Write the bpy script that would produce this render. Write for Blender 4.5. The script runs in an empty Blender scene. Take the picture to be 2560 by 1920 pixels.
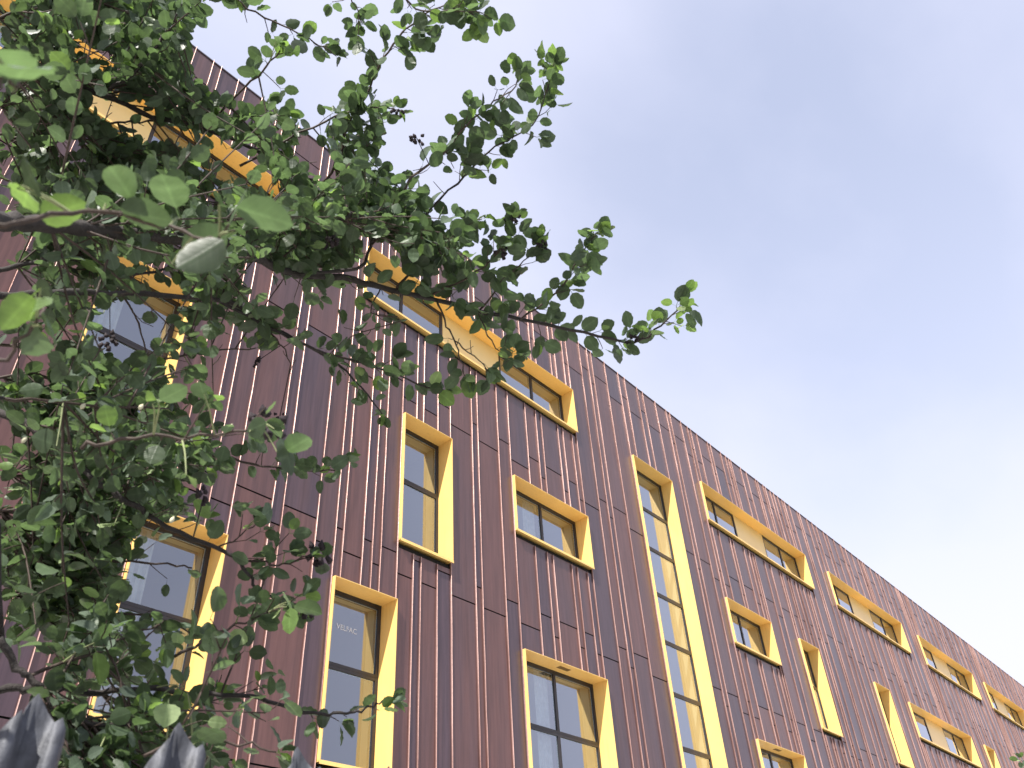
import bpy, math, random
from mathutils import Vector, Matrix

random.seed(7)
scn = bpy.context.scene
col = scn.collection

# ------------------------------------------------------------------ camera
FPX = 2091.146                      # focal length in pixels of the 2560 px wide photograph
EYE = Vector((0.0, 0.0, 1.75))
YAW, PIT, ROL = 0.89493, 0.66055, -0.064017
_f = Vector((math.sin(YAW)*math.cos(PIT), math.cos(YAW)*math.cos(PIT), math.sin(PIT)))
_r = Vector((math.cos(YAW), -math.sin(YAW), 0))
_u = _r.cross(_f)
RIGHT = math.cos(ROL)*_r + math.sin(ROL)*_u
UP = -math.sin(ROL)*_r + math.cos(ROL)*_u
FWD = _f
cd = bpy.data.cameras.new('camera')
cam = bpy.data.objects.new('camera', cd)
col.objects.link(cam)
cam.matrix_world = Matrix((( RIGHT.x, UP.x, -FWD.x, EYE.x), (RIGHT.y, UP.y, -FWD.y, EYE.y),
                           (RIGHT.z, UP.z, -FWD.z, EYE.z), (0, 0, 0, 1)))
cd.sensor_width = 36
cd.lens = 36*FPX/2560
cd.clip_start = 0.05
cd.clip_end = 3000
cd.dof.use_dof = True
cd.dof.focus_distance = 6.0
cd.dof.aperture_fstop = 11
scn.camera = cam

# ------------------------------------------------------------------ light
SUN = Vector((-3.0, -1.0, 3.2)).normalized()
SUN_EL = math.asin(SUN.z)
SUN_ROT = math.atan2(SUN.x, SUN.y)
world = bpy.data.worlds.new('World')
scn.world = world
world.use_nodes = True
wn = world.node_tree
wn.nodes.clear()
def N(tree, kind, **kw):
    n = tree.nodes.new(kind)
    for k, v in kw.items():
        setattr(n, k, v)
    return n
def wire(tree, a, b): tree.links.new(a, b)
sky = N(wn, 'ShaderNodeTexSky', sky_type='NISHITA', sun_disc=False, sun_elevation=SUN_EL, sun_rotation=SUN_ROT)
sky.air_density = 1.0; sky.dust_density = 2.0; sky.ozone_density = 1.6
tc = N(wn, 'ShaderNodeTexCoord')
sep = N(wn, 'ShaderNodeSeparateXYZ')
wire(wn, tc.outputs['Generated'], sep.inputs[0])
mp = N(wn, 'ShaderNodeMapping')
mp.inputs['Rotation'].default_value = (0.15, 0.35, 0.9)
mp.inputs['Scale'].default_value = (1.0, 2.6, 3.4)
wire(wn, tc.outputs['Generated'], mp.inputs[0])
cn = N(wn, 'ShaderNodeTexNoise')
cn.inputs['Scale'].default_value = 1.35; cn.inputs['Detail'].default_value = 7; cn.inputs['Roughness'].default_value = 0.48
wire(wn, mp.outputs[0], cn.inputs['Vector'])
cr = N(wn, 'ShaderNodeMapRange')
cr.inputs[1].default_value = 0.36; cr.inputs[2].default_value = 0.70; cr.inputs[3].default_value = -0.07; cr.inputs[4].default_value = 0.12
wire(wn, cn.outputs[0], cr.inputs[0])
# thin high haze, thicker towards the horizon
hz = N(wn, 'ShaderNodeMapRange')
hz.inputs[1].default_value = 0.90; hz.inputs[2].default_value = 0.36; hz.inputs[3].default_value = 0.69; hz.inputs[4].default_value = 1.0
wire(wn, sep.outputs[2], hz.inputs[0])
ad = N(wn, 'ShaderNodeMath', operation='ADD', use_clamp=True)
wire(wn, cr.outputs[0], ad.inputs[0]); wire(wn, hz.outputs[0], ad.inputs[1])
# the veil of cirrus is thinner in one wide patch of the sky
dp = N(wn, 'ShaderNodeVectorMath', operation='DOT_PRODUCT'); dp.inputs[1].default_value = (0.74, 0.13, 0.66)
wire(wn, tc.outputs['Generated'], dp.inputs[0])
pr = N(wn, 'ShaderNodeMapRange', interpolation_type='SMOOTHSTEP')
pr.inputs[1].default_value = 0.895; pr.inputs[2].default_value = 1.0; pr.inputs[3].default_value = 0.0; pr.inputs[4].default_value = 0.24
wire(wn, dp.outputs['Value'], pr.inputs[0])
sb = N(wn, 'ShaderNodeMath', operation='SUBTRACT', use_clamp=True)
wire(wn, ad.outputs[0], sb.inputs[0]); wire(wn, pr.outputs[0], sb.inputs[1])
mx = N(wn, 'ShaderNodeMix', data_type='RGBA')
CLOUD = (3.76, 3.82, 4.62, 1)
mx.inputs[7].default_value = CLOUD
wire(wn, sb.outputs[0], mx.inputs[0]); wire(wn, sky.outputs[0], mx.inputs[6])
bg = N(wn, 'ShaderNodeBackground')
bg.inputs['Strength'].default_value = 0.15
wo = N(wn, 'ShaderNodeOutputWorld')
wire(wn, mx.outputs[2], bg.inputs['Color']); wire(wn, bg.outputs[0], wo.inputs['Surface'])

sl = bpy.data.lights.new('sun', 'SUN')
sl.energy = 4.8; sl.angle = math.radians(0.53); sl.color = (1.0, 0.955, 0.88)
so = bpy.data.objects.new('sun', sl)
so.rotation_euler = SUN.to_track_quat('Z', 'Y').to_euler()
so.location = (-20, -10, 40)
col.objects.link(so)
scn.view_settings.view_transform = 'Standard'
scn.view_settings.look = 'None'
scn.view_settings.gamma = 1.0
scn.view_settings.use_curve_mapping = False
scn.view_settings.exposure = 0.8
scn.cycles.max_bounces = 10
scn.cycles.transparent_max_bounces = 16

# ------------------------------------------------------------------ helpers
def mat(name):
    m = bpy.data.materials.new(name); m.use_nodes = True
    nt = m.node_tree
    return m, nt, nt.nodes['Principled BSDF'], nt.nodes['Material Output']
def new_mesh(name, V, F, mats=(), smooth=False, mi=None):
    me = bpy.data.meshes.new(name)
    me.from_pydata([tuple(v) for v in V], [], F)
    for m in mats: me.materials.append(m)
    if mi: me.polygons.foreach_set('material_index', mi)
    if smooth: me.polygons.foreach_set('use_smooth', [True]*len(me.polygons))
    me.update()
    return me
def link(name, me, parent=None, **props):
    o = bpy.data.objects.new(name, me)
    col.objects.link(o)
    if parent is not None: o.parent = parent
    for k, v in props.items(): o[k] = v
    return o
def empty(name, loc=(0, 0, 0), **props):
    o = bpy.data.objects.new(name, None); col.objects.link(o); o.location = loc
    for k, v in props.items(): o[k] = v
    return o
class MB:
    def __init__(s): s.V = []; s.F = []; s.M = []
    def box(s, x0, x1, y0, y1, z0, z1, m=0):
        b = len(s.V)
        s.V += [(x0,y0,z0),(x1,y0,z0),(x1,y1,z0),(x0,y1,z0),(x0,y0,z1),(x1,y0,z1),(x1,y1,z1),(x0,y1,z1)]
        for f in ((0,3,2,1),(4,5,6,7),(0,1,5,4),(1,2,6,5),(2,3,7,6),(3,0,4,7)):
            s.F.append(tuple(b+i for i in f)); s.M.append(m)
    def quad(s, a, b, c, d, m=0):
        k = len(s.V); s.V += [a, b, c, d]; s.F.append((k, k+1, k+2, k+3)); s.M.append(m)
    def tube(s, pts, rad, n=6, m=0, cap=True):
        pts = [Vector(p) for p in pts]
        k = len(s.V); prev = None
        for i, p in enumerate(pts):
            t = (pts[min(i+1, len(pts)-1)] - pts[max(i-1, 0)]).normalized()
            a = prev if prev is not None else Vector((0.13, 0.22, 0.97))
            a = (a - a.dot(t)*t)
            if a.length < 1e-4: a = t.orthogonal()
            a.normalize(); prev = a; b = t.cross(a)
            for j in range(n):
                an = 2*math.pi*j/n
                s.V.append(p + (a*math.cos(an) + b*math.sin(an))*rad[i])
        for i in range(len(pts)-1):
            for j in range(n):
                s.F.append((k+i*n+j, k+i*n+(j+1) % n, k+(i+1)*n+(j+1) % n, k+(i+1)*n+j)); s.M.append(m)
        if cap:
            s.F.append(tuple(k+(len(pts)-1)*n+j for j in range(n))); s.M.append(m)
            s.F.append(tuple(k+j for j in reversed(range(n)))); s.M.append(m)
    def mesh(s, name, mats, smooth=False): return new_mesh(name, s.V, s.F, mats, smooth, s.M)
    def build(s, name, mats, parent=None, smooth=False, **props):
        return link(name, s.mesh(name, mats if isinstance(mats, (list, tuple)) else [mats], smooth), parent, **props)

def ray(px, py):
    """direction through a pixel of the 2560 x 1920 photograph"""
    return (FWD*FPX + RIGHT*(px-1280) - UP*(py-960)).normalized()
def at(px, py, r): return EYE + ray(px, py)*r
def to_px(P):
    d = Vector(P) - EYE; z = d.dot(FWD)
    if z <= 0.02: return None
    return 1280 + FPX*d.dot(RIGHT)/z, 960 - FPX*d.dot(UP)/z

# ------------------------------------------------------------------ materials
# pre-oxidised copper sheet
M_panel, nt, pb, _o = mat('oxidised_copper_sheet')
oi = N(nt, 'ShaderNodeObjectInfo'); geo = N(nt, 'ShaderNodeNewGeometry')
mpn = N(nt, 'ShaderNodeMapping'); mpn.inputs['Scale'].default_value = (2.2, 1, 0.35)
wire(nt, geo.outputs['Position'], mpn.inputs[0])
n1 = N(nt, 'ShaderNodeTexNoise', noise_dimensions='4D'); n1.inputs['Scale'].default_value = 1.4; n1.inputs['Detail'].default_value = 6
wire(nt, mpn.outputs[0], n1.inputs['Vector'])
mul = N(nt, 'ShaderNodeMath', operation='MULTIPLY'); mul.inputs[1].default_value = 37
wire(nt, oi.outputs['Random'], mul.inputs[0]); wire(nt, mul.outputs[0], n1.inputs['W'])
av = N(nt, 'ShaderNodeMath', operation='MULTIPLY_ADD'); av.inputs[1].default_value = 0.75; av.inputs[2].default_value = -0.20
wire(nt, oi.outputs['Random'], av.inputs[0])
a2 = N(nt, 'ShaderNodeMath', operation='MULTIPLY_ADD'); a2.inputs[1].default_value = 0.75
wire(nt, n1.outputs[0], a2.inputs[0]); wire(nt, av.outputs[0], a2.inputs[2])
rp = N(nt, 'ShaderNodeValToRGB')
rp.color_ramp.elements[0].position = 0.28; rp.color_ramp.elements[0].color = (0.082, 0.050, 0.060, 1)
rp.color_ramp.elements[1].position = 0.80; rp.color_ramp.elements[1].color = (0.140, 0.064, 0.054, 1)
e = rp.color_ramp.elements.new(0.52); e.color = (0.110, 0.058, 0.057, 1)
wire(nt, a2.outputs[0], rp.inputs[0])
# grimy dirt streaks running down
mps = N(nt, 'ShaderNodeMapping'); mps.inputs['Scale'].default_value = (9, 1, 0.5)
wire(nt, geo.outputs['Position'], mps.inputs[0])
n2 = N(nt, 'ShaderNodeTexNoise'); n2.inputs['Scale'].default_value = 2.0; n2.inputs['Detail'].default_value = 5; n2.inputs['Roughness'].default_value = .6
wire(nt, mps.outputs[0], n2.inputs['Vector'])
st = N(nt, 'ShaderNodeMapRange'); st.inputs[1].default_value = 0.3; st.inputs[2].default_value = 0.75; st.inputs[3].default_value = 0.74; st.inputs[4].default_value = 1.24
wire(nt, n2.outputs[0], st.inputs[0])
vm = N(nt, 'ShaderNodeVectorMath', operation='SCALE')
wire(nt, rp.outputs[0], vm.inputs[0]); wire(nt, st.outputs[0], vm.inputs['Scale'])
wire(nt, vm.outputs[0], pb.inputs['Base Color'])
pb.inputs['Metallic'].default_value = 0.32
pb.inputs['Coat Weight'].default_value = 0.36; pb.inputs['Coat Roughness'].default_value = 0.36
rr = N(nt, 'ShaderNodeMapRange'); rr.inputs[3].default_value = 0.24; rr.inputs[4].default_value = 0.44
wire(nt, n1.outputs[0], rr.inputs[0]); wire(nt, rr.outputs[0], pb.inputs['Roughness'])
n3 = N(nt, 'ShaderNodeTexNoise'); n3.inputs['Scale'].default_value = 3.2; n3.inputs['Detail'].default_value = 3
mp3 = N(nt, 'ShaderNodeMapping'); mp3.inputs['Scale'].default_value = (1, 1, 0.6)
wire(nt, geo.outputs['Position'], mp3.inputs[0]); wire(nt, mp3.outputs[0], n3.inputs['Vector'])
bp = N(nt, 'ShaderNodeBump'); bp.inputs['Strength'].default_value = 0.26; bp.inputs['Distance'].default_value = 0.018
wire(nt, n3.outputs[0], bp.inputs['Height']); wire(nt, bp.outputs[0], pb.inputs['Normal'])

# standing seams: fresh fold copper, with sun highlights put into its lighter patches
M_seam, nt, pb, _o = mat('bright_copper_fold')
geo = N(nt, 'ShaderNodeNewGeometry')
n1 = N(nt, 'ShaderNodeTexNoise'); n1.inputs['Scale'].default_value = 2.5; n1.inputs['Detail'].default_value = 5; n1.inputs['Roughness'].default_value = .5
mq = N(nt, 'ShaderNodeMapping'); mq.inputs['Scale'].default_value = (1, 1, 0.16)
wire(nt, geo.outputs['Position'], mq.inputs[0]); wire(nt, mq.outputs[0], n1.inputs['Vector'])
rp = N(nt, 'ShaderNodeValToRGB')
rp.color_ramp.elements[0].position = 0.3; rp.color_ramp.elements[0].color = (0.30, 0.155, 0.13, 1)
rp.color_ramp.elements[1].position = 0.66; rp.color_ramp.elements[1].color = (0.66, 0.43, 0.375, 1)
wire(nt, n1.outputs[0], rp.inputs[0]); wire(nt, rp.outputs[0], pb.inputs['Base Color'])
pb.inputs['Metallic'].default_value = 0.35; pb.inputs['Roughness'].default_value = 0.42
n3 = N(nt, 'ShaderNodeTexNoise'); n3.inputs['Scale'].default_value = 14
wire(nt, geo.outputs['Position'], n3.inputs['Vector'])
bp = N(nt, 'ShaderNodeBump'); bp.inputs['Strength'].default_value = 0.4; bp.inputs['Distance'].default_value = 0.01
wire(nt, n3.outputs[0], bp.inputs['Height']); wire(nt, bp.outputs[0], pb.inputs['Normal'])

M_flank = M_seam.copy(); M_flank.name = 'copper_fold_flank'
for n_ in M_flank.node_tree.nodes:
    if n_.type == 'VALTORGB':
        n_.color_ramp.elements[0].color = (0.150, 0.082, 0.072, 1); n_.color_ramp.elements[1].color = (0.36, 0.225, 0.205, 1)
def plain(name, c, rough=0.5, metal=0.0, noise=0.0, scale=6.0, bump=0.0, spec=None):
    m, nt, pb, _o = mat(name)
    pb.inputs['Roughness'].default_value = rough; pb.inputs['Metallic'].default_value = metal
    if spec is not None: pb.inputs['Specular IOR Level'].default_value = spec
    if noise or bump:
        geo = N(nt, 'ShaderNodeNewGeometry')
        n1 = N(nt, 'ShaderNodeTexNoise'); n1.inputs['Scale'].default_value = scale; n1.inputs['Detail'].default_value = 7; n1.inputs['Roughness'].default_value = .6
        wire(nt, geo.outputs['Position'], n1.inputs['Vector'])
        mr = N(nt, 'ShaderNodeMapRange'); mr.inputs[1].default_value = .25; mr.inputs[2].default_value = .75
        mr.inputs[3].default_value = 1-noise; mr.inputs[4].default_value = 1+noise
        wire(nt, n1.outputs[0], mr.inputs[0])
        v = N(nt, 'ShaderNodeVectorMath', operation='SCALE'); v.inputs[0].default_value = c[:3]
        wire(nt, mr.outputs[0], v.inputs['Scale']); wire(nt, v.outputs[0], pb.inputs['Base Color'])
        if bump:
            bp = N(nt, 'ShaderNodeBump'); bp.inputs['Strength'].default_value = bump; bp.inputs['Distance'].default_value = 0.01
            wire(nt, n1.outputs[0], bp.inputs['Height']); wire(nt, bp.outputs[0], pb.inputs['Normal'])
    else:
        pb.inputs['Base Color'].default_value = (*c[:3], 1)
    return m
M_yellow = plain('yellow_coated_aluminium', (0.88, 0.575, 0.185), 0.38, 0, 0.05, 2.0)
for m_ in (M_yellow,):
    nt = m_.node_tree; pb = nt.nodes['Principled BSDF']; lk = pb.inputs['Base Color'].links[0]; src = lk.from_socket
    geo = N(nt, 'ShaderNodeNewGeometry'); mq = N(nt, 'ShaderNodeMapping'); mq.inputs['Scale'].default_value = (14, 14, 0.7)
    wire(nt, geo.outputs['Position'], mq.inputs[0])
    n_ = N(nt, 'ShaderNodeTexNoise'); n_.inputs['Scale'].default_value = 1.6; n_.inputs['Detail'].default_value = 6
    wire(nt, mq.outputs[0], n_.inputs['Vector'])
    r_ = N(nt, 'ShaderNodeMapRange'); r_.inputs[1].default_value = .52; r_.inputs[2].default_value = .78; r_.inputs[3].default_value = 1.0; r_.inputs[4].default_value = .87
    wire(nt, n_.outputs[0], r_.inputs[0])
    v_ = N(nt, 'ShaderNodeVectorMath', operation='SCALE'); wire(nt, src, v_.inputs[0]); wire(nt, r_.outputs[0], v_.inputs['Scale']); wire(nt, v_.outputs[0], pb.inputs['Base Color'])
M_infill = plain('yellow_infill_sheet', (0.88, 0.66, 0.29), 0.36, 0, 0.05, 2.0)
M_frame = plain('dark_bronze_frame', (0.024, 0.022, 0.026), 0.42, 0.1, 0.15, 9)
M_back = plain('black_membrane', (0.012, 0.011, 0.012), 0.9)
M_cap = plain('parapet_metal', (0.10, 0.082, 0.095), 0.45, 0.5, 0.1, 3)
M_room = plain('plastered_room', (0.30, 0.30, 0.31), 0.9)
M_reveal = plain('cream_plaster_reveal', (0.78, 0.70, 0.50), 0.8)
M_vent = plain('vent_mesh', (0.30, 0.19, 0.07), 0.6, 0.2)
M_letter = plain('etched_white_lettering', (0.68, 0.71, 0.76), 0.6)
M_label = plain('pale_sticker', (0.33, 0.42, 0.52), 0.6)
M_film = plain('protective_film', (0.55, 0.58, 0.62), 0.5)
M_blind = plain('white_curtain', (0.45, 0.47, 0.50), 0.8, 0, 0.25, 7)

M_glass, nt, pb, out = mat('window_glass')
nt.nodes.remove(pb)
lw = N(nt, 'ShaderNodeLayerWeight'); lw.inputs['Blend'].default_value = 0.5
pw = N(nt, 'ShaderNodeMath', operation='POWER'); pw.inputs[1].default_value = 2.0; wire(nt, lw.outputs['Facing'], pw.inputs[0])
fr = N(nt, 'ShaderNodeMath', operation='MULTIPLY_ADD', use_clamp=True); fr.inputs[1].default_value = 0.75; fr.inputs[2].default_value = 0.22; wire(nt, pw.outputs[0], fr.inputs[0])
gl = N(nt, 'ShaderNodeBsdfGlossy'); gl.inputs['Roughness'].default_value = 0.008; gl.inputs['Color'].default_value = (0.84, 0.90, 1.0, 1)
tr = N(nt, 'ShaderNodeBsdfTransparent'); tr.inputs['Color'].default_value = (0.72, 0.80, 0.80, 1)
ms = N(nt, 'ShaderNodeMixShader')
geo = N(nt, 'ShaderNodeNewGeometry'); nz = N(nt, 'ShaderNodeTexNoise'); nz.inputs['Scale'].default_value = 1.1
wire(nt, geo.outputs['Position'], nz.inputs['Vector'])
bp = N(nt, 'ShaderNodeBump'); bp.inputs['Strength'].default_value = 0.05; bp.inputs['Distance'].default_value = 0.02
wire(nt, nz.outputs[0], bp.inputs['Height']); wire(nt, bp.outputs[0], gl.inputs['Normal'])
wire(nt, fr.outputs[0], ms.inputs[0]); wire(nt, tr.outputs[0], ms.inputs[1]); wire(nt, gl.outputs[0], ms.inputs[2]); wire(nt, ms.outputs[0], out.inputs['Surface'])

M_galv = plain('galvanised_steel', (0.075, 0.079, 0.092), 0.58, 0.3, 0.6, 40, 0.3)  # steel darkened: the shade of the leaves is put into its colour
M_bark = plain('grey_brown_bark', (0.034, 0.028, 0.026), 0.85, 0, 0.45, 45, 0.8)
M_twig = plain('young_brown_twig', (0.055, 0.036, 0.027), 0.7, 0, 0.4, 60, 0.4)
M_shoot = plain('downy_green_shoot', (0.22, 0.25, 0.12), 0.8, 0, 0.2, 60)
M_dead = plain('withered_fruit', (0.022, 0.013, 0.017), 0.8, 0, 0.5, 90, 0.8)
M_bud = plain('pale_bud', (0.55, 0.52, 0.36), 0.7)

def leaf_mat(name, top, under, trans, var=0.30):
    m, nt, pb, out = mat(name)
    geo = N(nt, 'ShaderNodeNewGeometry'); oi = N(nt, 'ShaderNodeObjectInfo')
    at_ = N(nt, 'ShaderNodeAttribute'); at_.attribute_name = 'tint'
    su = N(nt, 'ShaderNodeMath', operation='ADD'); wire(nt, at_.outputs['Fac'], su.inputs[0]); wire(nt, oi.outputs['Random'], su.inputs[1])
    fm = N(nt, 'ShaderNodeMath', operation='FRACT'); wire(nt, su.outputs[0], fm.inputs[0])
    mr = N(nt, 'ShaderNodeMapRange'); mr.inputs[3].default_value = 1-var; mr.inputs[4].default_value = 1+var*1.5
    wire(nt, fm.outputs[0], mr.inputs[0])
    sel = N(nt, 'ShaderNodeMix', data_type='RGBA'); sel.inputs[6].default_value = (*top, 1); sel.inputs[7].default_value = (*under, 1)
    wire(nt, geo.outputs['Backfacing'], sel.inputs[0])
    nn = N(nt, 'ShaderNodeTexNoise'); nn.inputs['Scale'].default_value = 55; nn.inputs['Detail'].default_value = 4
    wire(nt, geo.outputs['Position'], nn.inputs['Vector'])
    m2 = N(nt, 'ShaderNodeMapRange'); m2.inputs[1].default_value = .3; m2.inputs[2].default_value = .7; m2.inputs[3].default_value = .82; m2.inputs[4].default_value = 1.15
    wire(nt, nn.outputs[0], m2.inputs[0])
    # veins from the leaf's own coordinates (stored as uv)
    uv = N(nt, 'ShaderNodeUVMap'); sx = N(nt, 'ShaderNodeSeparateXYZ'); wire(nt, uv.outputs[0], sx.inputs[0])
    ab = N(nt, 'ShaderNodeMath', operation='ABSOLUTE'); wire(nt, sx.outputs[0], ab.inputs[0])
    k = N(nt, 'ShaderNodeMath', operation='MULTIPLY_ADD'); k.inputs[1].default_value = -0.75; wire(nt, ab.outputs[0], k.inputs[0]); wire(nt, sx.outputs[1], k.inputs[2])
    k2 = N(nt, 'ShaderNodeMath', operation='MULTIPLY'); k2.inputs[1].default_value = 7.0; wire(nt, k.outputs[0], k2.inputs[0])
    pp = N(nt, 'ShaderNodeMath', operation='PINGPONG'); pp.inputs[1].default_value = 0.5; wire(nt, k2.outputs[0], pp.inputs[0])
    v1 = N(nt, 'ShaderNodeMapRange'); v1.inputs[1].default_value = 0.0; v1.inputs[2].default_value = 0.16; v1.inputs[3].default_value = 1.08; v1.inputs[4].default_value = 1.0
    wire(nt, pp.outputs[0], v1.inputs[0])
    v2 = N(nt, 'ShaderNodeMapRange'); v2.inputs[1].default_value = 0.02; v2.inputs[2].default_value = 0.05; v2.inputs[3].default_value = 1.18; v2.inputs[4].default_value = 1.0
    wire(nt, ab.outputs[0], v2.inputs[0])
    q1 = N(nt, 'ShaderNodeMath', operation='MULTIPLY'); wire(nt, v1.outputs[0], q1.inputs[0]); wire(nt, v2.outputs[0], q1.inputs[1])
    q2 = N(nt, 'ShaderNodeMath', operation='MULTIPLY'); wire(nt, q1.outputs[0], q2.inputs[0]); wire(nt, m2.outputs[0], q2.inputs[1])
    q3 = N(nt, 'ShaderNodeMath', operation='MULTIPLY'); wire(nt, q2.outputs[0], q3.inputs[0]); wire(nt, mr.outputs[0], q3.inputs[1])
    vs = N(nt, 'ShaderNodeVectorMath', operation='SCALE'); wire(nt, sel.outputs[2], vs.inputs[0]); wire(nt, q3.outputs[0], vs.inputs['Scale'])
    wire(nt, vs.outputs[0], pb.inputs['Base Color'])
    rg = N(nt, 'ShaderNodeMapRange'); rg.inputs[3].default_value = 0.42; rg.inputs[4].default_value = 0.8
    wire(nt, geo.outputs['Backfacing'], rg.inputs[0]); wire(nt, rg.outputs[0], pb.inputs['Roughness']); pb.inputs['Specular IOR Level'].default_value = 0.22
    tl = N(nt, 'ShaderNodeBsdfTranslucent')
    vt = N(nt, 'ShaderNodeVectorMath', operation='SCALE'); vt.inputs[0].default_value = trans; wire(nt, q3.outputs[0], vt.inputs['Scale'])
    wire(nt, vt.outputs[0], tl.inputs['Color'])
    adds = N(nt, 'ShaderNodeAddShader'); wire(nt, pb.outputs[0], adds.inputs[0]); wire(nt, tl.outputs[0], adds.inputs[1])
    wire(nt, adds.outputs[0], out.inputs['Surface'])
    bp = N(nt, 'ShaderNodeBump'); bp.inputs['Strength'].default_value = 0.4; bp.inputs['Distance'].default_value = 0.002
    wire(nt, q1.outputs[0], bp.inputs['Height']); wire(nt, bp.outputs[0], pb.inputs['Normal'])
    return m
M_leaf = leaf_mat('green_leaf', (0.040, 0.058, 0.034), (0.056, 0.075, 0.056), (0.048, 0.078, 0.026))
M_young = leaf_mat('young_downy_leaf', (0.075, 0.12, 0.04), (0.15, 0.19, 0.10), (0.095, 0.155, 0.03), 0.2)

# ------------------------------------------------------------------ the facade in wall units (1 unit = 9.2 m)
D = 9.2
YF = D              # front lip of the window surrounds
YC = D + 0.086      # face of the copper sheet
YG = D + 0.36       # plane of the window frames
def WX(x): return x*D
def WZ(z): return z*D + EYE.z
ZR = 1.583          # roof edge
Z0 = -EYE.z/D       # ground

seams = [.194,.235,.322,.362,.380,.420,.440,.478,.518,.536,.573,.641,.661,.728,.768,.787,.826,.847,.866,.903,.943,.962,1.003,1.038,
 1.107,1.126,1.194,1.232,1.300,1.341,1.362,1.429,1.450,1.489,1.510,1.576,1.615,1.636,1.704,1.774,1.810,1.878,1.910,1.976,2.048,2.070,
 2.138,2.180,2.201,2.241,2.312,2.332,2.403,2.437,2.456,2.476,2.547,2.590,2.656,2.678,2.720,2.740,2.778,2.801,2.840,2.876,2.897,2.938,
 3.009,3.030,3.095,3.144]
rs = random.Random(11)
def fill(a, b):
    out = []; x = a
    while True:
        w = rs.choice((.0205, .0205, .040, .040, .067, .067, .067))
        if x + w > b - .012: break
        x += w; out.append(x)
    return out
anchors = [3.144, 3.288, 3.4346, 3.640, 3.918, 4.130, 4.416, 4.615, 4.763, 4.921, 5.127, 5.90, 8.0]
for a, b in zip(anchors, anchors[1:]): seams += fill(a, b) + [b]
left = fill(-1.40, .194-.03)
seams = sorted(left + seams)
WIN = [  # key, x0, x1, z0, z1, kind
 ('strip', -.177, .573, 1.2273, 1.3679), ('strip', .782, 1.509, 1.2273, 1.3679), ('strip', 2.180, 2.938, 1.2273, 1.3679),
 ('strip', 3.144, 3.918, 1.2273, 1.3679), ('strip', 4.130, 4.921, 1.2273, 1.3679), ('strip', 5.127, 5.900, 1.2273, 1.3679),
 ('tall', .2996, .4389, .7030, .9825), ('tall', .9061, 1.0410, .7011, .9821), ('double', 1.235, 1.5095, .8419, .9808),
 ('ladder', 1.7761, 1.9860, .3100, 1.2825), ('double', 2.1796, 2.4610, .8370, .9744), ('tall', 2.6625, 2.8080, .6893, .9749),
 ('tall', 3.2879, 3.4346, .6834, .9695), ('strip', 3.6404, 4.416, .8293, .9666), ('tall', 4.6146, 4.7631, .6800, .9641),
 ('tall', .4366, .5729, .3108, .5904), ('tall_lettered', .7664, .9037, .3097, .5905), ('quad', 1.2358, 1.5110, .3100, .5875),
 ('quad', 2.1808, 2.4650, .3100, .5807)]
# make every window edge coincide with a seam
win = [list(w) for w in WIN]
edges = sorted([(w[k], i, k) for i, w in enumerate(win) for k in (1, 2)])
for k in range(len(seams)):
    near = [e for e in edges if abs(e[0]-seams[k]) < .0125 and abs(e[0]-seams[k]) == min(abs(e[0]-s) for s in seams)]
    if near:
        s = (seams[k] + 2*sum(e[0] for e in near)/len(near))/3
        seams[k] = s
        for _x, i, c in near: win[i][c] = s + (.0014 if c == 1 else -.0014)
for w in win:                       # an edge with no seam near it gets one
    for c in (1, 2):
        if min(abs(w[c]-s) for s in seams) > .004:
            seams.append(w[c] + (-.0014 if c == 1 else .0014))
seams = sorted(s for s in seams)
seams = [s for i, s in enumerate(seams) if i == 0 or s - seams[i-1] > .006]

building = empty('office_building', (WX(1.2), YC, 0), category='building',
    label='long dark copper-clad building with deep yellow window surrounds scattered across its facade')
def bpart(o):                       # parent while keeping the place
    o.parent = building; o.matrix_parent_inverse = Matrix.Translation(-Vector(building.location)); return o

i0 = seams.index(min(seams, key=lambda s: abs(s-.728)))
par = {}
for i in range(len(seams)-1):
    k = i - i0
    if seams[i] > 1.495: k += 1     # two neighbouring sheets share a joint height here
    par[i] = k % 2
LOW = (-.126, .258, .642, 1.026, 1.460); HIGH = (-.088, .296, .680, 1.064, 1.499)
rects = []                          # every copper sheet: x0, x1, z0, z1
seam_runs = {}                      # seam index -> blocked z intervals
GAP = 0.013
UG = 0.0085         # open joint under each sill
for i in range(len(seams)-1):
    a, b = seams[i], seams[i+1]
    cuts = [Z0] + list(HIGH if par[i] else LOW) + [ZR]
    for za, zb in zip(cuts, cuts[1:]):
        segs = [(za, zb)]
        for w in win:
            if w[1] < (a+b)/2 < w[2]:
                ns = []
                for s0, s1 in segs:
                    if w[4] <= s0 or w[3]-UG >= s1: ns.append((s0, s1)); continue
                    if s0 < w[3]-UG: ns.append((s0, w[3]-UG))
                    if s1 > w[4]: ns.append((w[4], s1))
                segs = ns
        for s0, s1 in segs:
            if s1 - s0 > .004: rects.append((a, b, s0, s1, za, zb))
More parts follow.
